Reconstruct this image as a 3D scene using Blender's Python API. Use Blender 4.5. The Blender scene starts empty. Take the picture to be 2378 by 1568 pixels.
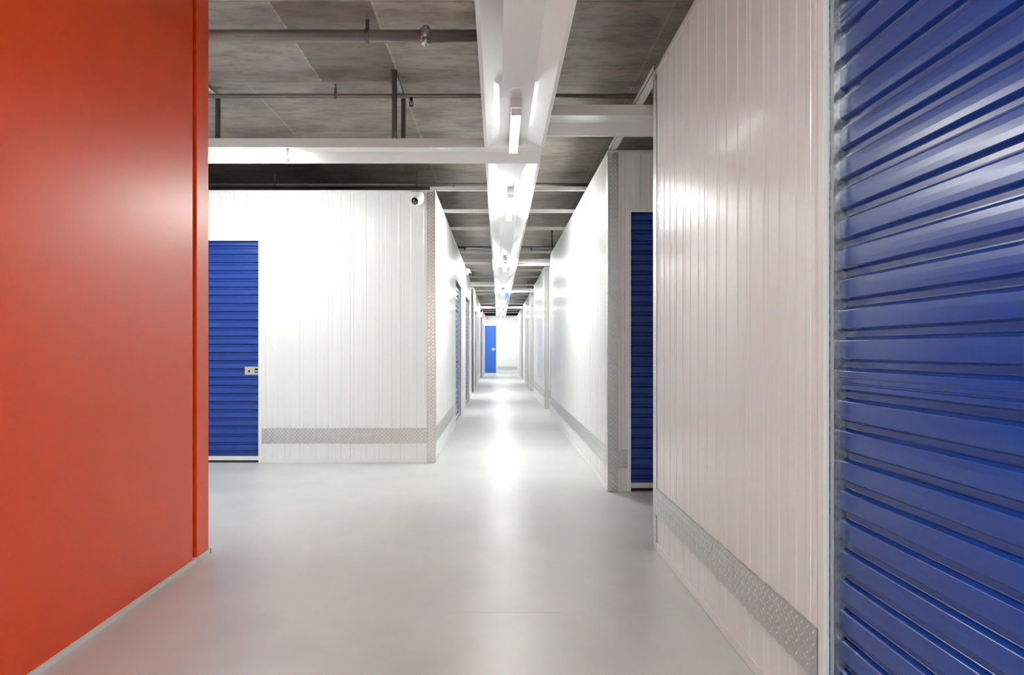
import bpy, math, random
from mathutils import Vector
random.seed(7)
C = bpy.context.scene.collection
V = Vector
X, Y, Z = V((1,0,0)), V((0,1,0)), V((0,0,1))

# ------------------------------------------------------------------ materials
def mat(name, base, rough=0.5, metal=0.0, spec=0.5, coat=0.0, coat_rough=0.05, emit=None, estr=0.0):
    m = bpy.data.materials.new(name); m.use_nodes = True
    b = m.node_tree.nodes['Principled BSDF']
    b.inputs['Base Color'].default_value = (*base, 1)
    b.inputs['Roughness'].default_value = rough
    b.inputs['Metallic'].default_value = metal
    b.inputs['Specular IOR Level'].default_value = spec
    b.inputs['Coat Weight'].default_value = coat
    b.inputs['Coat Roughness'].default_value = coat_rough
    if emit:
        b.inputs['Emission Color'].default_value = (*emit, 1)
        b.inputs['Emission Strength'].default_value = estr
    return m

def nt(m):
    t = m.node_tree
    return t, t.nodes['Principled BSDF'], t.links

def noise(t, scale, detail=4, rough=0.55, stretch=(1,1,1), dist=0.0):
    tc = t.nodes.new('ShaderNodeTexCoord')
    mp = t.nodes.new('ShaderNodeMapping'); mp.inputs['Scale'].default_value = stretch
    n = t.nodes.new('ShaderNodeTexNoise')
    n.inputs['Scale'].default_value = scale; n.inputs['Detail'].default_value = detail
    n.inputs['Roughness'].default_value = rough; n.inputs['Distortion'].default_value = dist
    t.links.new(tc.outputs['Object'], mp.inputs['Vector']); t.links.new(mp.outputs[0], n.inputs['Vector'])
    return n.outputs['Fac']

def ramp(t, fac, stops):
    r = t.nodes.new('ShaderNodeValToRGB'); e = r.color_ramp.elements
    while len(e) < len(stops): e.new(0.5)
    for q, (p, c) in zip(e, stops):
        q.position = p; q.color = (*c, 1) if len(c) == 3 else c
    t.links.new(fac, r.inputs[0]); return r.outputs[0]

def bump(t, b, fac, strength, dist=0.01, normal_in='Normal'):
    n = t.nodes.new('ShaderNodeBump'); n.inputs['Strength'].default_value = strength
    n.inputs['Distance'].default_value = dist
    t.links.new(fac, n.inputs['Height']); t.links.new(n.outputs[0], b.inputs[normal_in])
    return n

def math_(t, op, a, b=None, c=None):
    n = t.nodes.new('ShaderNodeMath'); n.operation = op
    for i, v in enumerate((a, b, c)):
        if v is None: continue
        if isinstance(v, (int, float)): n.inputs[i].default_value = v
        else: t.links.new(v, n.inputs[i])
    return n.outputs[0]

def mix(t, fac, a, b, mode='MIX'):
    n = t.nodes.new('ShaderNodeMix'); n.data_type = 'RGBA'; n.blend_type = mode
    for k, v in ((0, fac), (6, a), (7, b)):
        if isinstance(v, (int, float)): n.inputs[k].default_value = v
        elif isinstance(v, tuple): n.inputs[k].default_value = (*v, 1)
        else: t.links.new(v, n.inputs[k])
    return n.outputs[2]

def streaky_paint(name, base, rough, coat=0.5):
    m = mat(name, base, rough, 0, 0.5, coat, 0.12); t, b, L = nt(m)
    f = noise(t, 3.0, 2, 0.5, (1, 1, 0.35))
    bump(t, b, f, 0.10, 0.012)
    return m

M = {}
M['panel'] = streaky_paint('white_sheet_steel', (0.81, 0.812, 0.80), 0.32, 0.5)
M['trim'] = mat('white_powder_coat', (0.80, 0.80, 0.79), 0.35)
M['jamb'] = mat('white_jamb_paint', (0.82, 0.84, 0.84), 0.4)
M['trough'] = mat('white_gloss_trough', (0.84, 0.82, 0.81), 0.30, 0, 0.5, 0.8, 0.07)
M['beam'] = mat('white_beam_paint', (0.80, 0.79, 0.77), 0.35)

def blue(name, base, rough):
    m = mat(name, base, rough, 0, 0.42, 0.3, 0.2); t, b, L = nt(m)
    bump(t, b, noise(t, 260, 2), 0.04, 0.001)
    return m
M['blue'] = blue('blue_roller_steel', (0.008, 0.045, 0.285), 0.27)
M['door'] = blue('blue_flat_door', (0.02, 0.11, 0.50), 0.3)
M['galv'] = mat('galvanised_steel', (0.55, 0.56, 0.56), 0.32, 1.0)
t, b, L = nt(M['galv'])
v = t.nodes.new('ShaderNodeTexVoronoi'); v.inputs['Scale'].default_value = 60
tc = t.nodes.new('ShaderNodeTexCoord'); L.new(tc.outputs['Object'], v.inputs['Vector'])
L.new(ramp(t, v.outputs['Distance'], [(0.0, (0.35,0.36,0.37)), (0.6, (0.66,0.67,0.67))]), b.inputs['Base Color'])
M['brush'] = mat('grey_pile_seal', (0.42, 0.41, 0.40), 0.9)
M['rubber'] = mat('black_rubber', (0.02, 0.02, 0.02), 0.7)
M['stainless'] = mat('stainless_plate', (0.62, 0.58, 0.54), 0.28, 0.9)
M['dark_hole'] = mat('dark_recess', (0.01, 0.01, 0.012), 0.7)
M['plate'] = mat('aluminium_tread_plate', (0.60, 0.595, 0.58), 0.3, 1.0)
M['tread'] = mat('polished_tread_bars', (0.93, 0.93, 0.92), 0.42, 1.0)
M['pipe'] = mat('galvanised_pipe', (0.34, 0.31, 0.30), 0.40, 0.5)
M['strut'] = mat('grey_strut', (0.20, 0.18, 0.18), 0.45, 0.6)
M['bronze'] = mat('dark_bronze', (0.05, 0.04, 0.04), 0.4, 0.6)
M['cam_white'] = mat('camera_white_plastic', (0.82, 0.82, 0.80), 0.3, 0, 0.5, 0.4)
M['cam_black'] = mat('camera_black_glass', (0.006, 0.006, 0.008), 0.06, 0, 0.8, 1.0, 0.03)
M['sign_red'] = mat('sign_red', (0.45, 0.02, 0.03), 0.4)
M['sign_white'] = mat('sign_white', (0.8, 0.8, 0.8), 0.4)
M['lamp'] = mat('lamp_diffuser', (0.9, 0.9, 0.9), 0.3, 0, 0.5, 0, 0.05, (0.97, 1.0, 0.97), 50.0)
M['lamp_dim'] = mat('lamp_diffuser_dim', (0.9, 0.9, 0.9), 0.3, 0, 0.5, 0, 0.05, (0.93, 0.98, 1.0), 0.95)
M['lamp_mid'] = mat('lamp_diffuser_mid', (0.9, 0.9, 0.9), 0.3, 0, 0.5, 0, 0.05, (0.97, 1.0, 0.99), 38.0)
M['ink'] = mat('pipe_marking_ink', (0.10, 0.03, 0.03), 0.6)
M['lamp_body'] = mat('lamp_housing', (0.72, 0.71, 0.71), 0.35)

# orange rendered wall paint
M['orange'] = mat('orange_wall_paint', (0.80, 0.062, 0.0002), 0.36, 0, 0.5, 0.15, 0.36)
t, b, L = nt(M['orange'])
bump(t, b, noise(t, 70, 3), 0.10, 0.004)

# floor: pale grey epoxy coat
M['floor'] = mat('grey_epoxy_floor', (0.60, 0.60, 0.59), 0.38, 0, 0.5)
t, b, L = nt(M['floor'])
f1 = noise(t, 0.8, 2, 0.5, (1, 1.6, 1))
f2 = noise(t, 5, 4, 0.6, (1, 0.6, 1))
fm = math_(t, 'ADD', math_(t, 'MULTIPLY', f1, 0.6), math_(t, 'MULTIPLY', f2, 0.4))
L.new(ramp(t, fm, [(0.3, (0.53, 0.535, 0.53)), (0.7, (0.66, 0.655, 0.645))]), b.inputs['Base Color'])
L.new(ramp(t, fm, [(0.3, (0.30,)*3), (0.7, (0.40,)*3)]), b.inputs['Roughness'])
bump(t, b, noise(t, 170, 2, 0.6), 0.10, 0.0015)

# ceiling: form-cast concrete with board seams, stains and one dark board
M['concrete'] = mat('formwork_concrete', (0.3, 0.28, 0.26), 0.5, 0, 0.5, 0.25, 0.35)
t, b, L = nt(M['concrete'])
tc = t.nodes.new('ShaderNodeTexCoord'); sp = t.nodes.new('ShaderNodeSeparateXYZ')
L.new(tc.outputs['Object'], sp.inputs[0]); px, py = sp.outputs[0], sp.outputs[1]
row = math_(t, 'FLOOR', math_(t, 'DIVIDE', math_(t, 'SUBTRACT', py, 4.07), 1.21))
off = math_(t, 'MULTIPLY', math_(t, 'FLOORED_MODULO', row, 3.0), 0.61)
cx_ = math_(t, 'DIVIDE', math_(t, 'ADD', math_(t, 'SUBTRACT', px, -1.37), math_(t, 'MULTIPLY', off, 0.0)), 0.606)
cell = math_(t, 'FLOOR', cx_)
comb = t.nodes.new('ShaderNodeCombineXYZ'); L.new(cell, comb.inputs[0]); L.new(row, comb.inputs[1])
wn = t.nodes.new('ShaderNodeTexWhiteNoise'); wn.noise_dimensions = '2D'; L.new(comb.outputs[0], wn.inputs['Vector'])
tone = ramp(t, wn.outputs['Value'], [(0.0, (0.78,)*3), (1.0, (1.0,)*3)])
n1 = noise(t, 1.7, 7, 0.62, (1, 1.9, 1), 0.5)
n2 = noise(t, 9, 8, 0.7, (0.6, 2.0, 1), 0.3)
base = ramp(t, n1, [(0.25, (0.26, 0.225, 0.185)), (0.5, (0.50, 0.44, 0.375)), (0.75, (0.68, 0.61, 0.53))])
spot = ramp(t, n2, [(0.30, (0.5,)*3), (0.52, (0.97,)*3), (0.75, (1.0,)*3)])
col = mix(t, 1.0, mix(t, 1.0, base, spot, 'MULTIPLY'), tone, 'MULTIPLY')
rust = noise(t, 5, 6, 0.7, (1, 3, 1), 1.0)
rf = ramp(t, rust, [(0.66, (0,)*3), (0.76, (0.4,)*3)])
col = mix(t, rf, col, (0.34, 0.21, 0.13))
def inside(v, a, c):
    return math_(t, 'MULTIPLY', math_(t, 'GREATER_THAN', v, a), math_(t, 'LESS_THAN', v, c))
patch = math_(t, 'MULTIPLY', inside(px, -1.37, -0.764), inside(py, 4.07, 5.28))
col = mix(t, patch, col, mix(t, 1.0, col, (0.56, 0.50, 0.46), 'MULTIPLY'))
# seams: thin pale lines, wobbling a little
wob = math_(t, 'MULTIPLY', math_(t, 'SUBTRACT', noise(t, 6, 4), 0.5), 0.02)
def line(v, at, w):
    return math_(t, 'LESS_THAN', math_(t, 'ABSOLUTE', math_(t, 'ADD', math_(t, 'SUBTRACT', v, at), wob)), w)
s1 = math_(t, 'MULTIPLY', line(px, -1.37, .006), math_(t, 'LESS_THAN', py, 5.28))
s2 = math_(t, 'MULTIPLY', line(px, -1.96, .006), math_(t, 'GREATER_THAN', py, 5.28))
s3 = line(px, -0.755, .007); s5 = line(px, 1.06, .005)
fy = math_(t, 'ABSOLUTE', math_(t, 'SUBTRACT', math_(t, 'FRACT', math_(t, 'DIVIDE', math_(t, 'ADD', math_(t, 'SUBTRACT', py, 4.07), math_(t,'MULTIPLY',wob,0.5)), 1.21)), 0.5))
s4 = math_(t, 'GREATER_THAN', fy, 0.4965)
lng = math_(t, 'MAXIMUM', math_(t, 'MAXIMUM', s1, s2), math_(t, 'MAXIMUM', s3, s5))
br = ramp(t, noise(t, 30, 4), [(0.42, (0.1,)*3), (0.6, (0.8,)*3)])
col = mix(t, math_(t, 'MULTIPLY', lng, br), col, (0.70, 0.66, 0.60))
col = mix(t, math_(t, 'MULTIPLY', s4, 0.6), col, (0.15, 0.12, 0.10))
L.new(col, b.inputs['Base Color'])
L.new(ramp(t, n2, [(0.2, (0.42,)*3), (0.8, (0.6,)*3)]), b.inputs['Roughness'])
bump(t, b, n2, 0.12, 0.004)

# ------------------------------------------------------------------ mesh helpers
class MB:
    def __init__(s): s.v = []; s.f = []; s.m = []; s.sm = []
    def poly(s, pts, mi=0, smooth=False):
        n = len(s.v); s.v += [tuple(p) for p in pts]; s.f.append(list(range(n, n+len(pts)))); s.m.append(mi); s.sm.append(smooth)
    def mesh(s, verts, faces, mi=0, smooth=False):
        n = len(s.v); s.v += [tuple(p) for p in verts]
        for f in faces: s.f.append([n+i for i in f]); s.m.append(mi); s.sm.append(smooth)
    def box(s, a, c, mi=0, bev=0.0):
        (x0,y0,z0),(x1,y1,z1) = [min(p,q) for p,q in zip(a,c)], [max(p,q) for p,q in zip(a,c)]
        vs = [(x0,y0,z0),(x1,y0,z0),(x1,y1,z0),(x0,y1,z0),(x0,y0,z1),(x1,y0,z1),(x1,y1,z1),(x0,y1,z1)]
        s.mesh(vs, [(0,3,2,1),(4,5,6,7),(0,1,5,4),(1,2,6,5),(2,3,7,6),(3,0,4,7)], mi)
    def obox(s, F, u0, u1, d0, d1, z0, z1, mi=0):   # box in a wall frame
        vs = [F(u,d,z) for z in (z0,z1) for (u,d) in ((u0,d0),(u1,d0),(u1,d1),(u0,d1))]
        s.mesh(vs, [(0,3,2,1),(4,5,6,7),(0,1,5,4),(1,2,6,5),(2,3,7,6),(3,0,4,7)], mi)
    def prism(s, pts2, fn, t0, t1, mi=0, smooth=False, caps=True):   # pts2 closed outline, fn(a,b,t)
        n = len(pts2); vs = [fn(a,b,t0) for a,b in pts2] + [fn(a,b,t1) for a,b in pts2]
        fs = [(i, (i+1)%n, n+(i+1)%n, n+i) for i in range(n)]
        s.mesh(vs, fs, mi, smooth)
        if caps:
            k = len(s.v) - 2*n
            s.f.append([k+i for i in range(n)][::-1]); s.m.append(mi); s.sm.append(False)
            s.f.append([k+n+i for i in range(n)]); s.m.append(mi); s.sm.append(False)
    def tube(s, p, q, r, seg=20, mi=0, r2=None, caps=True):
        p, q = V(p), V(q); d = (q-p).normalized(); a = d.orthogonal().normalized(); c = d.cross(a)
        r2 = r if r2 is None else r2
        vs = [p + r*(math.cos(2*math.pi*i/seg)*a + math.sin(2*math.pi*i/seg)*c) for i in range(seg)]
        vs += [q + r2*(math.cos(2*math.pi*i/seg)*a + math.sin(2*math.pi*i/seg)*c) for i in range(seg)]
        s.mesh(vs, [(i,(i+1)%seg,seg+(i+1)%seg,seg+i) for i in range(seg)], mi, True)
        if caps:
            k = len(s.v)-2*seg
            s.f.append([k+i for i in range(seg)][::-1]); s.m.append(mi); s.sm.append(False)
            s.f.append([k+seg+i for i in range(seg)]); s.m.append(mi); s.sm.append(False)
    def build(s, name, mats, parent=None, bevel=0.0, flat=False):
        me = bpy.data.meshes.new(name); me.from_pydata(s.v, [], s.f)
        for m in (mats if isinstance(mats, (list,tuple)) else [mats]): me.materials.append(m)
        me.polygons.foreach_set('material_index', s.m); me.polygons.foreach_set('use_smooth', s.sm)
        me.update()
        import bmesh
        bm = bmesh.new(); bm.from_mesh(me)
        if len(s.v) < 60000:
            bmesh.ops.remove_doubles(bm, verts=bm.verts, dist=1e-6)
            bmesh.ops.recalc_face_normals(bm, faces=bm.faces)
        bm.to_mesh(me); bm.free()
        o = bpy.data.objects.new(name, me); C.objects.link(o)
        if parent is not None: o.parent = parent
        if bevel:
            md = o.modifiers.new('bevel', 'BEVEL'); md.width = bevel; md.segments = 2; md.limit_method = 'ANGLE'; md.angle_limit = math.radians(40)
        return o

def tag(o, label=None, cat=None, group=None, kind=None):
    if label: o['label'] = label
    if cat: o['category'] = cat
    if group: o['group'] = group
    if kind: o['kind'] = kind
    return o
def empty(name, loc, *a, **k):
    o = bpy.data.objects.new(name, None); C.objects.link(o); o.location = loc
    o.empty_display_size = 0.1
    return tag(o, *a, **k)
def part(mb, name, mats, root, bevel=0.0, label=None):     # mesh written in world coordinates, parented to root
    off = V(root.location); 
    r = root.parent
    while r is not None: off += V(r.location); r = r.parent
    mb.v = [tuple(V(p)-off) for p in mb.v]
    o = mb.build(name, mats, root, bevel)
    if label: o['label'] = label
    return o

def frame(O, u, n):
    O, u, n = V(O), V(u), V(n)
    return lambda a, d, z: O + u*a + n*d + Z*z

WH = 2.70      # height of the partition walls
HC = 3.20      # underside of the slab
# ------------------------------------------------------------------ ribbed sheet cladding
P = 0.125
def rib_profile(L, phase):
    pts = []
    k = math.floor(-phase/P) - 1
    while k*P + phase < L + P:
        s = k*P + phase
        seq = [(0.0,0),(0.052,0),(0.060,-.0028),(0.117,-.0028),(0.125,0)]
        if k % 4 == 0: seq = [(0.0,0),(0.020,0),(0.0215,-.004),(0.0255,-.004),(0.027,0),(0.052,0),(0.060,-.0028),(0.117,-.0028)]
        elif k % 4 == 2: seq = [(0.0,0),(0.052,0),(0.060,-.0028),(0.086,-.0028),(0.088,-.0018),(0.091,-.0018),(0.093,-.0028),(0.117,-.0028)]
        pts += [(s+a, d) for a, d in seq]
        k += 1
    out = []
    for p in pts:
        if not out or p[0] > out[-1][0] + 1e-5: out.append(p)
    return out
def clip(pts, a, c):
    def at(s):
        for (s0,d0),(s1,d1) in zip(pts, pts[1:]):
            if s0 <= s <= s1: return d0 + (d1-d0)*(s-s0)/(s1-s0)
        return 0
    return [(a, at(a))] + [p for p in pts if a+1e-4 < p[0] < c-1e-4] + [(c, at(c))]

def wall(name, label, O, u, n, L, openings=(), phase=0.0, h=WH, thick=0.06, trims=True, ends=(0,0)):
    F = frame(O, u, n); pr = rib_profile(L, phase); mb = MB()
    cuts = sorted(openings); s = 0.0
    def seg(a, c, z0, z1):
        if c - a < 0.004: return
        front = clip(pr, a, c)
        mb.prism(front + [(c,-thick),(a,-thick)], lambda x,d,z: F(x,d,z), z0, z1)
    for a, c, zt in cuts:
        seg(s, a, 0, h); seg(a, c, zt, h); s = c
    seg(s, L, 0, h)
    o = mb.build(name, M['panel']); tag(o, label, 'wall', kind='structure')
    if trims:
        t_ = MB(); t_.obox(F, 0, L, -.0015, .003, h-.032, h+.004); t_.obox(F, 0, L, -.07, .003, h+.001, h+.005)
        t_.build('top_trim', M['trim'], o)
        b_ = MB(); s = 0.0
        for a, c, zt in list(cuts) + [(L, L, 0)]:
            if a - s > .01: b_.obox(F, s, a, -.0015, .003, .002, .042)
            s = c
        b_.build('base_trim', M['trim'], o)
    return o, F

# ------------------------------------------------------------------ aluminium tread plate
def tread(mb, F, s0, s1, z0, z1, d=0.002, th=0.0022, wavy=False, pitch=0.036):
    n = max(1, int((s1-s0)/.0625)) if wavy else 1
    bot, top = [], []
    for i in range(n*2+1):
        s = s0 + (s1-s0)*i/(n*2)
        w = (0.004 if (i % 2) else -0.004) if wavy else 0
        bot.append((s, z0+w, d + (0.0012 if (wavy and i % 2) else 0))); top.append((s, z1, d))
    for k in range(len(bot)-1):
        a, c, e, f = bot[k], bot[k+1], top[k+1], top[k]
        mb.mesh([F(a[0],a[2]+th,a[1]),F(c[0],c[2]+th,c[1]),F(e[0],e[2]+th,e[1]),F(f[0],f[2]+th,f[1]),
                 F(a[0],a[2],a[1]),F(c[0],c[2],c[1]),F(e[0],e[2],e[1]),F(f[0],f[2],f[1])],
                [(0,1,2,3),(7,6,5,4),(0,4,5,1),(2,6,7,3)] + ([(3,7,4,0)] if k==0 else []) + ([(1,5,6,2)] if k==len(bot)-2 else []))
    hl, hw, hh = 0.0125, 0.0034, 0.0013
    ni, nj = int((s1-s0)/(pitch/2))+1, int((z1-z0)/(pitch/2))+1
    for i in range(ni+1):
        for j in range(nj+1):
            if (i+j) % 2: continue
            cs, cz = s0 + i*pitch/2 + .004, z0 + j*pitch/2 + .006
            sg = 1 if i % 2 == 0 else -1
            ca, sa = .7071, .7071*sg
            if not (s0+.010 < cs < s1-.008 and z0+.012 < cz < z1-.008): 
                if not (s0+.004 < cs < s1-.004 and z0+.004 < cz < z1-.004): continue
                l_ = hl*0.35
            else: l_ = hl
            def q(a, b_, hgt): return F(cs + a*ca - b_*sa, d+th+hgt, cz + a*sa + b_*ca)
            e0 = -.0002
            mb.mesh([q(-l_,0,e0), q(-l_*.45,-hw,e0), q(l_*.45,-hw,e0), q(l_,0,e0), q(l_*.45,hw,e0), q(-l_*.45,hw,e0), q(-l_*.5,0,hh), q(l_*.5,0,hh)],
                    [(0,1,6),(1,2,7,6),(2,3,7),(3,4,7),(4,5,6,7),(5,0,6)], 1)

def kick_plate(F, s0, s1, label, z0=.20, z1=.345):
    r = empty('kick_plate', F((s0+s1)/2, 0, z0), label, 'kick plate', 'tread plate kick bands along the walls')
    mb = MB(); tread(mb, F, s0, s1, z0, z1, wavy=True); part(mb, 'tread_sheet', (M['plate'], M['tread']), r)
    k = max(1, round((s1-s0)/.6)) if max(F(s0,0,0).y, F(s1,0,0).y) < 7 else 0
    for i in range(k):
        s = s0 + (s1-s0)*(i+.5)/k; sc = MB()
        sc.tube(F(s,.004,z0+.075), F(s,.0075,z0+.075), .006, 10, r2=.004)
        part(sc, 'screw', M['plate'], r)
def corner_guard(p, du, dn, label, w=0.078, h=WH-.012, w2=None):
    # p corner point on floor; du: along first wall away from the corner (outward normal dn) and the second leg along -dn (outward normal -du)
    r = empty('corner_guard', p, label, 'corner guard', 'tread plate corner guards')
    a = MB(); tread(a, frame(p, du, dn), -.0015, w, .002, h, d=.0015); part(a, 'wide_flange', (M['plate'], M['tread']), r)
    b_ = MB(); tread(b_, frame(p, -V(dn), -V(du)), -.0015, w2 or w, .002, h, d=.0015); part(b_, 'return_flange', (M['plate'], M['tread']), r)

# ------------------------------------------------------------------ roller doors
RP = 0.0815
def curtain_outline(z0, z1):
    # outer flats at z in [1.100,1.149] + k*RP ; returns open polyline (z, d) going up
    pts = []; k = math.floor((z0-1.1)/RP) - 1
    def arc(za, zc, d0, d1):   # smooth S-ramp with small bend radii
        o = []
        for i in range(7):
            t_ = i/6; e = t_*t_*(3-2*t_)
            o.append((za+(zc-za)*t_, d0+(d1-d0)*e))
        return o
    while 1.1 + k*RP < z1 + RP:
        s = 1.1 + k*RP
        pts += arc(s-.008, s+.0015, -.017, 0)
        if k % 12 == 11:
            pts += [(s+.012,0),(s+.014,-.003),(s+.017,-.003),(s+.019,0),(s+.030,.0),(s+.032,.0022),(s+.0335,.0022),(s+.0345,0)]
        else: pts += [(s+.016, .0006),(s+.032,.0006)]
        pts += arc(s+.0475, s+.0585, 0, -.017)
        pts += [(s+.062, -.0172)]
        k += 1
    return clip(pts, z0, z1)

def roller_door(name, label, F, a, c, zt=2.19, lock=None, depth=.04, simple=False):
    jw = .030
    root = empty(name, F((a+c)/2, 0, 0), label, 'roller door', kind='structure')
    fr = MB()
    fr.obox(F, a, a+jw, -.010, .0035, .002, zt); fr.obox(F, c-jw, c, -.010, .0035, .002, zt)
    fr.obox(F, a+jw, c-jw, -.010, .0035, zt-.022, zt)
    part(fr, 'door_frame', M['jamb'], root, .0012)
    g = MB()
    for s0, s1 in ((a+.004, a+jw-.0005), (c-jw+.0005, c-.004)): g.obox(F, s0, s1, -.058, -.0101, .0, zt)
    g.obox(F, a+jw, c-jw, -.058, -.050-.012, zt-.03, zt)
    part(g, 'guide_rail', M['galv'], root)
    br_ = MB()
    for s in (a+jw-.0005, c-jw+.0005):
        sg = 1 if s < (a+c)/2 else -1
        N = 90; prev = 0
        for i in range(N):
            z0_, z1_ = zt*i/N, zt*(i+1)/N; w = .0012 + .0022*random.random()
            br_.obox(F, s, s+sg*w, -.022, -.0135, z0_, z1_)
    part(br_, 'brush_seal', M['brush'], root)
    ct = MB(); ol = curtain_outline(.062, zt-.002)
    ct.prism([(z, d) for z, d in ol] + [(zt-.002, -.020), (.062, -.020)], lambda z, d, s: F(s, d-depth, z), a+jw-.001, c-jw+.001)
    part(ct, 'curtain', M['blue'], root)
    bb = MB(); bb.obox(F, a+jw, c-jw, -depth-.016, -depth+.004, .022, .064); part(bb, 'bottom_bar', M['trim'], root, .001)
    rb = MB(); rb.obox(F, a+jw, c-jw, -depth-.012, -depth, .0, .021); part(rb, 'rubber_seal', M['rubber'], root)
    if lock:
        side, z0 = lock
        e = c-jw if side > 0 else a+jw; sg = -1 if side > 0 else 1
        lp = MB(); l0, l1 = e+sg*-.004, e+sg*.148
        lp.obox(F, min(l0,l1), max(l0,l1), -depth+.001, -depth+.006, z0, z0+.082)
        o = part(lp, 'lock_plate', M['stainless'], root, .001)
        h = MB()
        def hb(x0, x1, za, zb, m=0, d1=.0066): 
            p, q = e+sg*x0, e+sg*x1
            h.obox(F, min(p,q), max(p,q), -depth+.005, -depth+d1, z0+za, z0+zb, m)
        hb(.014,.050,.045,.066); hb(.014,.050,.018,.030); 
        h.tube(F(e+sg*.105,-depth+.005,z0+.037), F(e+sg*.105,-depth+.0068,z0+.037), .011, 16)
        hh_ = part(h, 'keyhole', M['dark_hole'], o)
        bt = MB()
        for x in (.005,.140):
            for z_ in (.008,.074): bt.tube(F(e+sg*x,-depth+.005,z0+z_), F(e+sg*x,-depth+.009,z0+z_), .0055, 10)
        bt.obox(F, min(e+sg*.004,e+sg*.046), max(e+sg*.004,e+sg*.046), -depth+.006, -depth+.012, z0+.031, z0+.044)
        part(bt, 'bolt', M['stainless'], o, 0, 'bright steel bolt heads')
    return root

# ------------------------------------------------------------------ floor and ceiling
fl = MB(); fl.box((-8, -4.2, -.15), (4.6, 32.2, 0)); o = fl.build('floor', M['floor']); tag(o, 'smooth glossy pale grey epoxy floor', 'floor', kind='structure')
# fine joint cut in the floor near the camera and its cross joint
jt = MB()
py_ = -4.0; prev = None
while py_ < 2.92:
    x = .378 + random.uniform(-.0012, .0012); y2 = py_ + random.uniform(.03, .09)
    jt.box((x-.0022, py_, 0), (x+.0022, min(y2, 2.92), .0009)); py_ = y2
for k in range(60):
    x0 = -1.2 + k*.035
    if random.random() < .8: jt.box((x0, 2.918, 0), (x0+.033, 2.921, .0004))
jo = jt.build('floor_joint', mat('pale_joint_filler', (0.66, 0.64, 0.60), 0.6), o)
ce = MB(); ce.box((-8, -4.2, HC), (4.6, 32.2, HC+.2)); o = ce.build('ceiling', M['concrete']); tag(o, 'bare grey brown concrete slab ceiling with board marks', 'ceiling', kind='structure')
# shell behind the storage units
sh = MB(); sh.box((-8.1, -4.3, 0), (-8, 32.2, HC)); sh.box((4.6, -4.3, 0), (4.7, 32.2, HC)); sh.box((-8, 32.2, 0), (4.6, 32.3, HC)); sh.box((-8, -4.3, 0), (4.6, -4.2, HC))
o = sh.build('wall_outer', mat('raw_block_wall', (0.22, 0.21, 0.20), 0.9)); tag(o, 'bare outer walls of the building beyond the storage units', 'wall', kind='structure')

# ------------------------------------------------------------------ orange wall on the left
def orange():
    r = MB(); r.box((-1.75, 1.2, 0), (-1.600, 3.575, HC)); r.box((-1.75, 3.575, 0), (-1.66, 3.626, HC))
    r.box((-1.75, 3.626, 0), (-1.601, 3.772, HC))
    o = r.build('wall_left', M['orange'], bevel=.002); tag(o, 'satin orange painted wall with an upright groove near its end', 'wall', kind='structure')
    b_ = MB(); h = .022; d = .010
    b_.box((-1.602, 1.2, 0), (-1.600+d, 3.575+.004, h)); b_.box((-1.64, 3.575, 0), (-1.600+d-.004, 3.626, h)); b_.box((-1.602, 3.616, 0), (-1.601+d, 3.772+d, h))
    b_.box((-1.76, 3.772, 0), (-1.601+d, 3.772+d, h))
    q = b_.build('baseboard_left', mat('white_skirting', (0.8, 0.79, 0.76), 0.5)); tag(q, 'thin white skirting strip along the foot of the orange wall', 'baseboard', kind='structure')
orange()
wall('wall_left', 'unseen white ribbed wall beside the camera, added to limit orange bounce light', (-1.62, -4.2, 0), Y, X, 5.395)  # out of view, made white here to cut red bounce from the orange
wall('wall_left', 'white ribbed wall of the left side passage behind the orange wall', (-1.752, 3.772, 0), -X, Y, 6.2)

# ------------------------------------------------------------------ walls right of the corridor
XR = 0.889
# near right wall: u runs away from the camera along +Y, normal -X
NY0, NY1 = -4.2, 3.90
DA, DB = 0.25 - NY0, 1.884 - NY0         # near door opening along u
w_, FR = wall('wall_right', 'nearest white ribbed steel wall on the right beside the big blue door', (XR, NY0, 0), Y, -X, NY1-NY0, [(DA, DB, 2.19)], phase=(1.976-.0585-NY0) % P)
door = roller_door('door_1', 'large dark blue corrugated roller door at the right edge closest to the camera', FR, DA, DB)
for o in list(C.objects):
    pass
# widen the white jamb between door and wall
jm = MB(); jm.obox(FR, DB-.031, DB+.002, -.004, .0055, .002, 2.4); part(jm, 'jamb_cover', M['jamb'], door, .001)
kick_plate(FR, 1.895-NY0, 3.822-NY0, 'long tread plate kick band on the nearest right wall, running in from the bottom edge')
corner_guard((XR, NY1, 0), -Y, -X, 'tread plate corner guard at the far end of the nearest right wall')
w_, _ = wall('wall_right', 'white ribbed wall turning the corner behind the nearest right wall', (XR, NY1, 0), X, Y, 3.6, phase=.02)

# block 1 right
B1 = 0.870
w_, F1 = wall('wall_right', 'white ribbed end wall beside the narrow blue door strip on the right', (B1, 5.40, 0), X, -Y, 3.6, [(.150, 1.45, 2.235)], phase=.078)
roller_door('door_2', 'blue roller door seen as a narrow strip between two white walls on the right', F1, .150, 1.45, 2.235, lock=(1, .875))
kick_plate(F1, .080, .150, 'short square tread plate beside the foot of the narrow blue door', .188, .333)
corner_guard((B1, 5.40, 0), X, -Y, 'tread plate corner guard between long right corridor wall and narrow blue door', w=.080)
w_, F1b = wall('wall_right', 'long white ribbed wall on the right side of the corridor, middle distance', (B1, 5.40, 0), Y, -X, 5.95, phase=.04)
kick_plate(F1b, .085, 5.86, 'tread plate kick band along the long right corridor wall beyond the first side opening')
corner_guard((B1, 11.35, 0), -Y, -X, 'tread plate corner guard at the far end of the long right corridor wall', w=.06)
w_, _ = wall('wall_right', 'back wall of the second right hand unit block', (B1, 11.35, 0), X, Y, 3.6)
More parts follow.
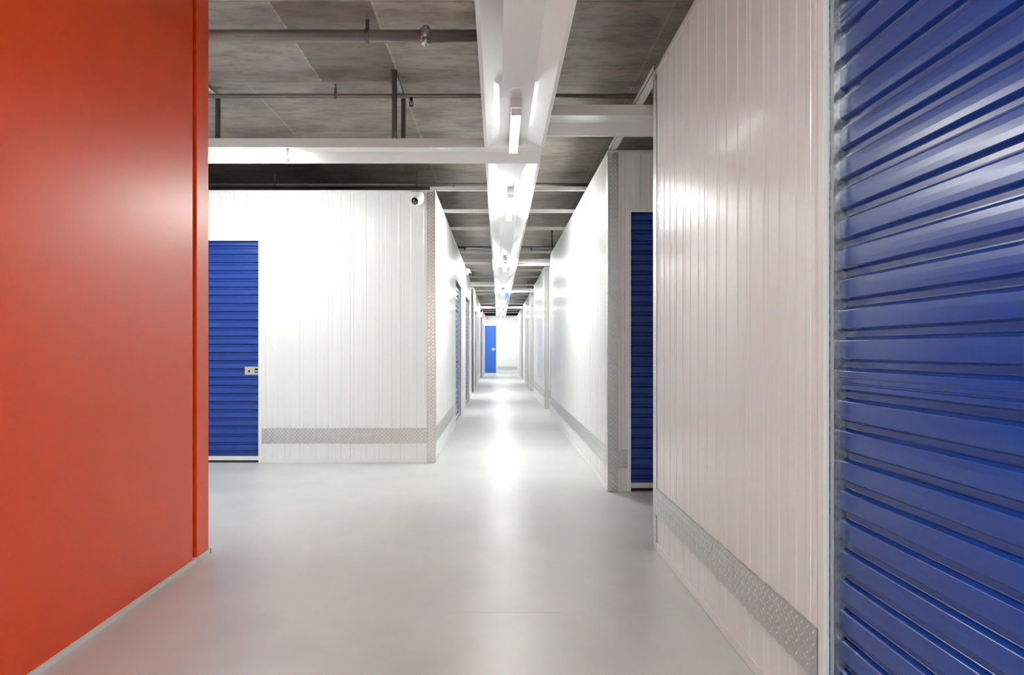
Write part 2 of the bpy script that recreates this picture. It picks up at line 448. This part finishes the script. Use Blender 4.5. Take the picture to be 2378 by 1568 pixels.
# block 2 right
B2 = 0.885
w_, F2 = wall('wall_right', 'white end wall facing the camera past the second right opening', (B2, 13.0, 0), X, -Y, 3.6)
kick_plate(F2, .080, .60, 'tiny tread plate band on the end wall past the second right opening')
corner_guard((B2, 13.0, 0), X, -Y, 'slim tread plate corner guard at the second right opening')
w_, F2b = wall('wall_right', 'white corridor wall on the right between the second and third openings', (B2, 13.0, 0), Y, -X, 4.0)
kick_plate(F2b, .085, 3.98, 'tread plate kick band on the right wall between second and third openings')
w_, _ = wall('wall_right', 'back wall of the third right hand unit block', (B2, 17.0, 0), X, Y, 3.6)
# block 3 right
w_, F3 = wall('wall_right', 'white end wall at the third right opening', (B2, 18.6, 0), X, -Y, 3.6)
corner_guard((B2, 18.6, 0), X, -Y, 'faint grey tread plate corner guard at the third right opening')
w_, F3b = wall('wall_right', 'distant white corridor wall on the right past the third opening', (B2, 18.6, 0), Y, -X, 5.6)
kick_plate(F3b, .085, 5.58, 'distant tread plate kick band on the right wall past the third opening')
w_, _ = wall('wall_right', 'back wall of the fourth right hand unit block', (B2, 24.2, 0), X, Y, 3.6)
w_, F4 = wall('wall_right', 'white end wall at the last right opening', (B2, 26.1, 0), X, -Y, 3.6)
corner_guard((B2, 26.1, 0), X, -Y, 'farthest tread plate corner guard on the right')
w_, F4b = wall('wall_right', 'last stretch of white wall on the right before the end wall', (B2, 26.1, 0), Y, -X, 5.7)
# end wall
XL = -0.627
w_, FE = wall('wall_back', 'white ribbed wall closing the far end of the corridor', (XL-.9, 31.8, 0), X, -Y, 3.4, phase=.03)
kick_plate(FE, .905+.53, 2.405, 'pale tread plate kick band on the wall closing the corridor')
w_, FB = wall('wall_front', 'white ribbed wall behind the camera', (-1.6, -4.1, 0), X, Y, 2.5)

# ------------------------------------------------------------------ walls left of the corridor
w_, FL = wall('wall_left', 'broad white ribbed wall facing the camera between blue door and corridor', (-8.0, 6.76, 0), X, -Y, 8.0+XL, [(3.93, 5.655, 2.225)], phase=(8-2.34-.022)%P)
roller_door('door_3', 'bright blue roller door on the left beside the orange wall', FL, 3.93, 5.655, 2.225, lock=(1, .873))
kick_plate(FL, 5.660, 8+XL-.080, 'tread plate kick band on the broad white wall facing the camera')
corner_guard((XL, 6.76, 0), -X, -Y, 'tread plate corner guard below the dome camera at the left corridor mouth')
w_, FLb = wall('wall_left', 'white ribbed wall on the left side of the corridor holding two blue doors', (XL, 6.76, 0), Y, X, 8.64,
    [(3.22, 4.82, 2.19), (6.30, 7.95, 2.19)], phase=.03)
roller_door('door_4', 'nearer blue roller door on the left side of the corridor', FLb, 3.22, 4.82, 2.19, lock=(1, .90))
roller_door('door_5', 'second blue roller door on the left side of the corridor', FLb, 6.30, 7.95, 2.19, lock=(1, .90))
kick_plate(FLb, .085, 3.215, 'tread plate kick band on the left corridor wall before the first blue door')
w_, _ = wall('wall_left', 'back wall of the first left hand unit block', (XL, 15.40, 0), -X, Y, 3.6)
w_, FL2 = wall('wall_left', 'narrow white end wall at the left opening halfway down the corridor', (XL, 17.3, 0), -X, -Y, 3.6)
w_, FL2b = wall('wall_left', 'distant white wall on the left with one blue door', (XL, 17.3, 0), Y, X, 6.8, [(.70, 2.35, 2.19)])
roller_door('door_6', 'third and narrowest looking blue roller door on the left of the corridor', FL2b, .70, 2.35, 2.19, lock=(1, .90))
kick_plate(FL2b, 2.4, 6.75, 'distant tread plate kick band on the left wall past the third blue door')
w_, _ = wall('wall_left', 'back wall of the second left hand unit block', (XL, 24.10, 0), -X, Y, 3.6)
w_, FL3 = wall('wall_left', 'white end wall beneath the red and white sign', (XL, 26.0, 0), -X, -Y, 3.6)
w_, FL3b = wall('wall_left', 'last stretch of white wall on the left before the end wall', (XL, 26.0, 0), Y, X, 5.8, [(1.9, 3.3, 2.19)])
roller_door('door_7', 'farthest blue roller door on the left, a thin bluish sliver', FL3b, 1.9, 3.3, 2.19)

# ------------------------------------------------------------------ flat blue door in the end wall
r = empty('door_8', (-.36, 31.8, 0), 'tall plain blue swing door at the end of the corridor', 'door', kind='structure')
m_ = MB(); m_.box((-.622, 31.765, .045), (-.100, 31.80, 2.225)); part(m_, 'door_leaf', M['door'], r, .002)
m_ = MB(); m_.box((-.655, 31.772, 0), (-.626, 31.80, 2.26)); m_.box((-.096, 31.772, 0), (-.067, 31.80, 2.26)); m_.box((-.655, 31.772, 2.229), (-.067, 31.80, 2.26)); m_.box((-.626, 31.772, 0), (-.096, 31.80, .03)); part(m_, 'door_frame', M['jamb'], r)
m_ = MB(); m_.box((-.305, 31.752, 1.065), (-.145, 31.766, 1.205)); lp = part(m_, 'lock_plate', M['stainless'], r, .002)
m_ = MB(); m_.tube((-.225, 31.735, 1.135), (-.225, 31.753, 1.135), .022); m_.box((-.27, 31.728, 1.125), (-.2, 31.738, 1.147)); part(m_, 'door_handle', M['stainless'], lp)

# ------------------------------------------------------------------ light troughs
ZL = 1.125 + 1.512
TP = [(-.2185,0),(-.200,0),(-.095,.055),(.095,.055),(.200,0),(.2185,0),(.2185,.066),(-.2185,.066)]
XC = 0.119
def trough(label, a, c, axis, ctr, joints=()):
    if axis == 'y': fn = lambda p,q,t_: V((ctr+p, t_, ZL+q)); loc = (ctr, (a+c)/2, ZL)
    else: fn = lambda p,q,t_: V((t_, ctr+p, ZL+q)); loc = ((a+c)/2, ctr, ZL)
    r = empty('light_trough', loc, label, 'light trough', 'white steel light troughs under the ceiling')
    m_ = MB(); m_.prism(TP, fn, a, c); part(m_, 'trough_body', M['trough'], r)
    m_ = MB()
    for s in (-1, 1):
        pts = [(s*.2180,-.0015),(s*.2215,-.0015),(s*.2215,.067),(s*.2180,.067)]
        m_.prism(pts, fn, a, c)
    part(m_, 'side_lip', M['beam'], r)
    if joints:
        for y in joints:
            m_ = MB()
            pr = [(-.198,-.0004),(-.0955,.0544),(.0955,.0544),(.198,-.0004),(.198,.0016),(.0955,.0560),(-.0955,.0560),(-.198,.0016)]
            m_.prism([(p, q) for p, q in pr], fn, y-.0015, y+.0015)
            part(m_, 'joint_line', M['strut'], r)
    return r
trough('broad white light trough running overhead from the top edge to the cross trough', -4.0, 5.100, 'y', XC)
trough('white cross trough with the glowing tube, running left behind the orange wall', -7.9, .338, 'x', 5.3185)
trough('short white cross trough on the right between main trough and near wall', .341, 4.4, 'x', 4.622)
trough('white light trough running down the centre of the long corridor', 5.537, 31.6, 'y', XC, joints=(6.72, 12.7, 18.7, 24.7))
trough('distant white cross trough over the left opening halfway down the corridor', -4.2, -.103, 'x', 16.15)
trough('small white cross trough over the second right opening', .341, 4.4, 'x', 12.1)
trough('distant white cross trough over the third right opening', .341, 4.4, 'x', 17.85)
trough('farthest white cross trough, left of the centre trough', -4.2, -.103, 'x', 25.0)
trough('farthest white cross trough, right of the centre trough', .341, 4.4, 'x', 25.0)

# ------------------------------------------------------------------ batten lamps
def lamp(label, axis, a, c, ctr, lm='lamp'):
    ze = ZL+.055; zb = 1.125+1.460
    if axis == 'y': B = lambda p0,p1,t0,t1,z0,z1,m: m.box((ctr+p0,t0,z0),(ctr+p1,t1,z1)); loc = (ctr,(a+c)/2,zb)
    else: B = lambda p0,p1,t0,t1,z0,z1,m: m.box((t0,ctr+p0,z0),(t1,ctr+p1,z1)); loc = ((a+c)/2,ctr,zb)
    r = empty('batten_light', loc, label, 'batten light', 'batten lights in the troughs')
    m_ = MB(); B(-.034,.034,a,c,zb+.046,ze,m_); part(m_, 'housing', M['lamp_body'], r, .003)
    m_ = MB(); B(-.030,.030,a+.004,c-.004,zb,zb+.044,m_); part(m_, 'diffuser', M[lm], r, .004)
    m_ = MB(); B(-.032,.032,a-.002,a+.004,zb-.001,zb+.044,m_); part(m_, 'end_cap', M['lamp_body'], r, .002)
    m_ = MB(); B(-.032,.032,c-.004,c+.002,zb-.001,zb+.044,m_); part(m_, 'end_cap', M['lamp_body'], r, .002)
lamp('nearest hanging batten light, in the overhead trough just before the cross trough', 'y', 4.25, 5.085, XC-.006, 'lamp_dim')
lamp('batten light behind the camera in the overhead trough', 'y', -1.3, -.1, XC)
lamp('added fill batten light farther behind the camera in the overhead trough', 'y', -3.7, -2.5, XC)  # unseen lamp added to brighten the near right wall
for (a, c, l) in ((6.57, 7.75, 'brightest batten light in the corridor trough, level with the left corridor corner'),
                  (11.6, 12.8, 'second batten light down the corridor trough'),
                  (17.3, 18.5, 'third batten light down the corridor trough'),
                  (23.6, 24.8, 'fourth batten light down the corridor trough'),
                  (29.3, 30.6, 'last small batten light at the far end of the corridor trough')):
    lamp(l, 'y', a, c, XC)
lamp('glowing batten light in the cross trough, touching the orange wall edge', 'x', -2.85, -1.64, 5.3185, 'lamp_mid')
lamp('batten light in the cross trough farther left behind the orange wall', 'x', -6.4, -5.2, 5.3185, 'lamp_mid')
lamp('unseen added fill light in the distant left cross trough halfway down the corridor', 'x', -2.4, -1.2, 16.15)  # lamp added out of view so the narrow end wall is lit
lamp('unseen added fill light in the farthest left cross trough', 'x', -2.4, -1.2, 25.0)  # hidden lamp added to brighten the last left opening

# ------------------------------------------------------------------ steel beams over the corridor, resting on the walls
def csec(label, p0, p1, w=.045, h=.035, grp='white steel beams spanning the wall tops'):
    (x0,y0),(x1,y1) = p0, p1
    r = empty('cross_beam', ((x0+x1)/2,(y0+y1)/2,WH+.005), label, 'beam', grp)
    m_ = MB(); z0 = WH+.006; z1 = z0+h; t_ = .003
    if abs(x1-x0) > abs(y1-y0):
        m_.box((x0,y0-w/2,z0),(x1,y0+w/2,z0+t_)); m_.box((x0,y0-w/2,z0),(x1,y0-w/2+t_,z1)); m_.box((x0,y0+w/2-t_,z0),(x1,y0+w/2,z1))
    else:
        m_.box((x0-w/2,y0,z0),(x0+w/2,y1,z0+t_)); m_.box((x0-w/2,y0,z0),(x0-w/2+t_,y1,z1)); m_.box((x0+w/2-t_,y0,z0),(x0+w/2,y1,z1))
    part(m_, 'channel', M['beam'], r)
    return r
ords = ['first', 'second', 'third', 'fourth', 'fifth', 'sixth', 'seventh', 'eighth', 'ninth', 'tenth', 'eleventh', 'twelfth', 'thirteenth', 'fourteenth', 'fifteenth', 'sixteenth']
BY = [6.79, 7.88, 9.02, 11.2, 12.65, 13.75, 15.0, 16.9, 18.6, 19.8, 21.2, 22.6, 23.9, 26.2, 27.8, 29.4]
for k, y in enumerate(BY):
    x1 = B2+.04 if y < 11.3 or 13.0 < y < 17.0 or 18.6 < y < 24.2 or y > 26.1 else 1.6
    csec('white steel beam across the corridor, %s one past the left corner' % ords[k], (XL-.05, y), (x1, y))
csec('slanting white beam over the first right side opening, from near wall to corner guard', (XR+.02, 3.88), (B1+.02, 5.44), .055)

# ------------------------------------------------------------------ pipes, hangers, struts
def pipe(label, x0, x1, y, z, rad, hangers, couplings=(), heads=(), ink=False):
    r = empty('ceiling_pipe', ((x0+x1)/2, y, z-rad), label, 'pipe')
    m_ = MB(); m_.tube((x0,y,z),(x1,y,z),rad,28); p_ = part(m_, 'pipe_run', M['pipe'], r)
    for x in hangers:
        m_ = MB(); w = .012 if rad > .03 else .010
        m_.box((x-w,y-.002,z+rad-.004),(x+w,y+.002,HC)) if rad > .03 else m_.box((x-w,y-.003,z),(x+w,y+.003,HC-.03))
        if rad <= .03: m_.tube((x,y,HC-.03),(x,y,HC),.005,8)
        seg = 20
        m_.prism([(math.cos(2*math.pi*i/seg)*(rad+.003), math.sin(2*math.pi*i/seg)*(rad+.003)) for i in range(seg)], lambda a,b_,t_: V((t_, y+a, z+b_)), x-w, x+w)
        part(m_, 'hanger', M['strut'], r)
    for x in couplings:
        m_ = MB(); m_.tube((x-.030,y,z),(x+.030,y,z),rad+.010,24); m_.tube((x,y,z+rad),(x,y,z+rad+.022),.022,8)
        m_.tube((x,y-.02,z-rad+.012),(x,y-.028,z-rad-.026),.027,20,r2=.022)
        m_.tube((x-.012,y-.045,z),(x-.012,y-.03,z),.009,6); m_.tube((x+.004,y-.028,z-rad-.026),(x+.006,y-.028,z-rad-.045),.006,8)
        part(m_, 'tee_coupling', M['galv'], r)
    for x in heads:
        m_ = MB(); zz = z-rad
        m_.tube((x,y,zz+.004),(x,y,zz-.020),.016,12,r2=.010)
        for s in (-1,1):
            m_.tube((x+s*.008,y,zz-.018),(x+s*.014,y,zz-.032),.003,6); m_.tube((x+s*.014,y,zz-.032),(x+s*.012,y,zz-.058),.003,6)
        m_.tube((x,y,zz-.020),(x,y,zz-.056),.003,6); m_.tube((x,y,zz-.056),(x,y,zz-.061),.017,16)
        part(m_, 'sprinkler_head', M['bronze'], r)
    if ink:
        cu = bpy.data.curves.new('pipe_marking', 'FONT'); cu.body = '0315001/50 LBS * BSN 487-1387/10(5) * 1.6(C) 30 50.95 + 20C 5/5-62 + 4.50 X 3MTR-2 0.5(M)/1 + 10/1.0M * 8SI8 * 4.5 50 X .2'
        cu.size = .016; cu.extrude = .0003; cu.align_x = 'LEFT'; cu.materials.append(M['ink'])
        t_ = bpy.data.objects.new('pipe_marking', cu); C.objects.link(t_); t_.parent = r
        bpy.context.view_layer.update()
        me = bpy.data.meshes.new_from_object(t_); me.name = 'pipe_marking'; bpy.data.objects.remove(t_)
        t_ = bpy.data.objects.new('pipe_marking', me); C.objects.link(t_); t_.parent = r
        t_.location = (-1.645-(x0+x1)/2, -(rad*.93)-.001, rad - rad*.50); t_.rotation_euler = (math.radians(62), 0, 0)
        t_['label'] = 'line of small dark red print along the pipe'
    return r
pipe('thick grey pipe with small red print, closest pipe under the ceiling', -6, .33, 4.29, 3.095, .039, (-.822, -3.0), (-.455,), ink=True)
pipe('thin sprinkler pipe running across the whole ceiling above the cross troughs', -6, 4.4, 5.33, 3.105, .0185, (-1.271, 2.0), (), (-.680,))
pipe('thin dark pipe just above the top edge of the broad left wall', -6, 4.4, 7.95, 3.045, .021, (-2.6, -.95), (), (-.52,))
pipe('thin pipe crossing over the corridor near the second right opening', -3, 4.4, 11.4, 2.83, .020, (0.9,), (), (-.56, .55))
pipe('farthest thin pipe crossing over the corridor', -3, 4.4, 20.5, 2.86, .020, (0.9,), (), (.5,))

def strut(label, x, y):
    r = empty('drop_strut', (x, y, ZL+.066), label, 'strut', 'steel struts holding the cross trough')
    m_ = MB(); w = .016; t_ = .003
    m_.box((x-w,y-w,ZL+.060),(x+w,y-w+t_,HC)); m_.box((x-w,y-w,ZL+.060),(x-w+t_,y+w,HC)); m_.box((x+w-t_,y-w,ZL+.060),(x+w,y+w,HC))
    part(m_, 'upright', M['strut'], r)
    m_ = MB(); m_.box((x-.022,y-.026,HC-.004),(x+.022,y+.026,HC)); part(m_, 'top_plate', M['strut'], r)
strut('front grey drop strut of the visible pair above the cross trough', -.772, 5.082)
strut('rear dark drop strut of the visible pair above the cross trough', -.772, 5.556)
strut('dark drop strut beside the orange wall edge', -2.28, 5.556)
strut('front drop strut hidden behind the orange wall edge', -2.28, 5.082)
for x, l in ((-.772, 'galvanised rail on the ceiling joining the visible pair of struts'), (-2.28, 'galvanised rail on the ceiling at the orange wall edge')):
    r = empty('ceiling_rail', (x, 5.32, HC-.02), l, 'rail'); m_ = MB()
    m_.box((x-.016,5.10,HC-.022),(x+.016,5.54,HC-.019)); m_.box((x-.016,5.10,HC-.022),(x-.013,5.54,HC)); m_.box((x+.013,5.10,HC-.022),(x+.016,5.54,HC)); part(m_, 'channel', M['galv'], r)

# ------------------------------------------------------------------ security cameras
def lathe(m_, prof, c, axis, seg=28, mi=0):
    axis = V(axis).normalized(); a = axis.orthogonal().normalized(); b_ = axis.cross(a); c = V(c)
    n = len(prof); vs = []
    for (r_, h) in prof:
        for i in range(seg):
            t_ = 2*math.pi*i/seg; vs.append(c + axis*h + (a*math.cos(t_)+b_*math.sin(t_))*r_)
    fs = [(k*seg+i, k*seg+(i+1)%seg, (k+1)*seg+(i+1)%seg, (k+1)*seg+i) for k in range(n-1) for i in range(seg)]
    m_.mesh(vs, fs, mi, True)
def camera(label, c, n, look):
    # turret camera on a wall: c wall point, n outward normal, look direction
    n = V(n); c = V(c)
    r = empty('security_camera', c, label, 'security camera', 'white dome security cameras on the walls')
    side = n.cross(Z).normalized()
    # rounded wall bracket drawn as a tapered shield
    m_ = MB(); lay = []
    for (d, s, dz) in ((0,.069,0),(.012,.070,0),(.035,.069,-.001),(.060,.064,-.002),(.078,.052,-.004),(.088,.030,-.006)):
        ring = []
        for i in range(32):
            t_ = 2*math.pi*i/32; cx, cz = math.cos(t_), math.sin(t_)
            pw = .55 if cz > 0 else .85                       # squarer at the top
            px_ = math.copysign(abs(cx)**pw, cx)*s; pz_ = math.copysign(abs(cz)**(.6 if cz > 0 else .9), cz)*s*(1.0 if cz > 0 else 1.02)
            ring.append(c + n*d + side*px_ + Z*(pz_+dz))
        lay.append(ring)
    vs = [p for q in lay for p in q]; N = 32
    m_.mesh(vs, [(k*N+i, k*N+(i+1)%N, (k+1)*N+(i+1)%N, (k+1)*N+i) for k in range(len(lay)-1) for i in range(N)], 0, True)
    m_.mesh(lay[-1], [tuple(range(N))], 0, False); m_.mesh(lay[0], [tuple(range(N))[::-1]], 0, False)
    part(m_, 'housing', M['cam_white'], r)
    look = V(look).normalized(); bc = c + n*.062 - Z*.030 + look*.018
    m_ = MB(); R = .045
    prof = [(R*math.sin(a), R*math.cos(a)) for a in [math.pi*i/16 for i in range(17)]]; prof[0] = (.0001, R); prof[-1] = (.0001, -R)
    lathe(m_, prof, bc, look); ball = part(m_, 'eyeball', M['cam_white'], r)
    m_ = MB(); lathe(m_, [(.0001,.0490),(.014,.0478),(.026,.0425),(.0345,.0350),(.036,.029),(.0001,.028)], bc, look); part(m_, 'lens_window', M['cam_black'], ball, 0, 'glossy black lens window')
    s2 = look.cross(Z).normalized(); u2 = s2.cross(look)
    for s in (-1, 1):
        m_ = MB(); m_.tube(bc+look*.040+s2*s*.010-u2*.014, bc+look*.0475+s2*s*.010-u2*.014, .003, 10)
        part(m_, 'infrared_lamp', M['lamp_body'], ball)
camera('white turret camera with black lens at the top right of the broad left wall', (-.803, 6.757, 2.620), -Y, (-.20, -.90, -.38))
camera('white turret camera high on the left corridor wall, above the blue doors', (XL+.002, 13.2, 2.635), X, (.35, -.65, -.6))
camera('tiny white camera near the top left of the corridor end wall', (-.47, 31.797, 2.61), -Y, (-.3, -.8, -.4))

# ------------------------------------------------------------------ red and white flag sign
r = empty('flag_sign', (-.627, 25.9, 2.33), 'small red framed white sign standing out from the far left wall top', 'sign')
m_ = MB(); m_.box((-.70, 25.895, 2.31), (-.545, 25.90, 2.545)); fr_ = part(m_, 'sign_board', M['sign_red'], r)
m_ = MB(); m_.box((-.664, 25.892, 2.345), (-.583, 25.895, 2.54)); part(m_, 'sign_panel', M['sign_white'], r)
m_ = MB(); m_.box((-.70, 25.90, 2.33), (-.66, 26.0, 2.34)); part(m_, 'bracket', M['galv'], r)
m_ = MB(); m_.box((-.70, 25.90, 2.51), (-.66, 26.0, 2.52)); part(m_, 'bracket', M['galv'], r)

# ------------------------------------------------------------------ world, camera, colour
w = bpy.data.worlds.new('world'); bpy.context.scene.world = w; w.use_nodes = True
w.node_tree.nodes['Background'].inputs[0].default_value = (0, 0, 0, 1)
cd = bpy.data.cameras.new('camera'); cam = bpy.data.objects.new('camera', cd); C.objects.link(cam)
cam.location = (0, 0, 1.125); cam.rotation_euler = (math.radians(90), 0, 0)
cd.sensor_width = 36; cd.lens = 36*1585/2378; cd.shift_x = 32/2378; cd.shift_y = 28/2378; cd.clip_start = .02
S = bpy.context.scene; S.camera = cam
S.view_settings.view_transform = 'Standard'; S.view_settings.look = 'None'
S.view_settings.exposure = 1.68; S.view_settings.gamma = 1.0; S.view_settings.use_curve_mapping = False
S.cycles.max_bounces = 6; S.cycles.diffuse_bounces = 5; S.cycles.glossy_bounces = 3; S.cycles.use_adaptive_sampling = True; S.cycles.adaptive_threshold = 0.05; S.cycles.adaptive_min_samples = 16; S.cycles.sample_clamp_indirect = 8
S.cycles.use_denoising = True; S.cycles.caustics_reflective = False; S.cycles.caustics_refractive = False
S.cycles.use_light_tree = False
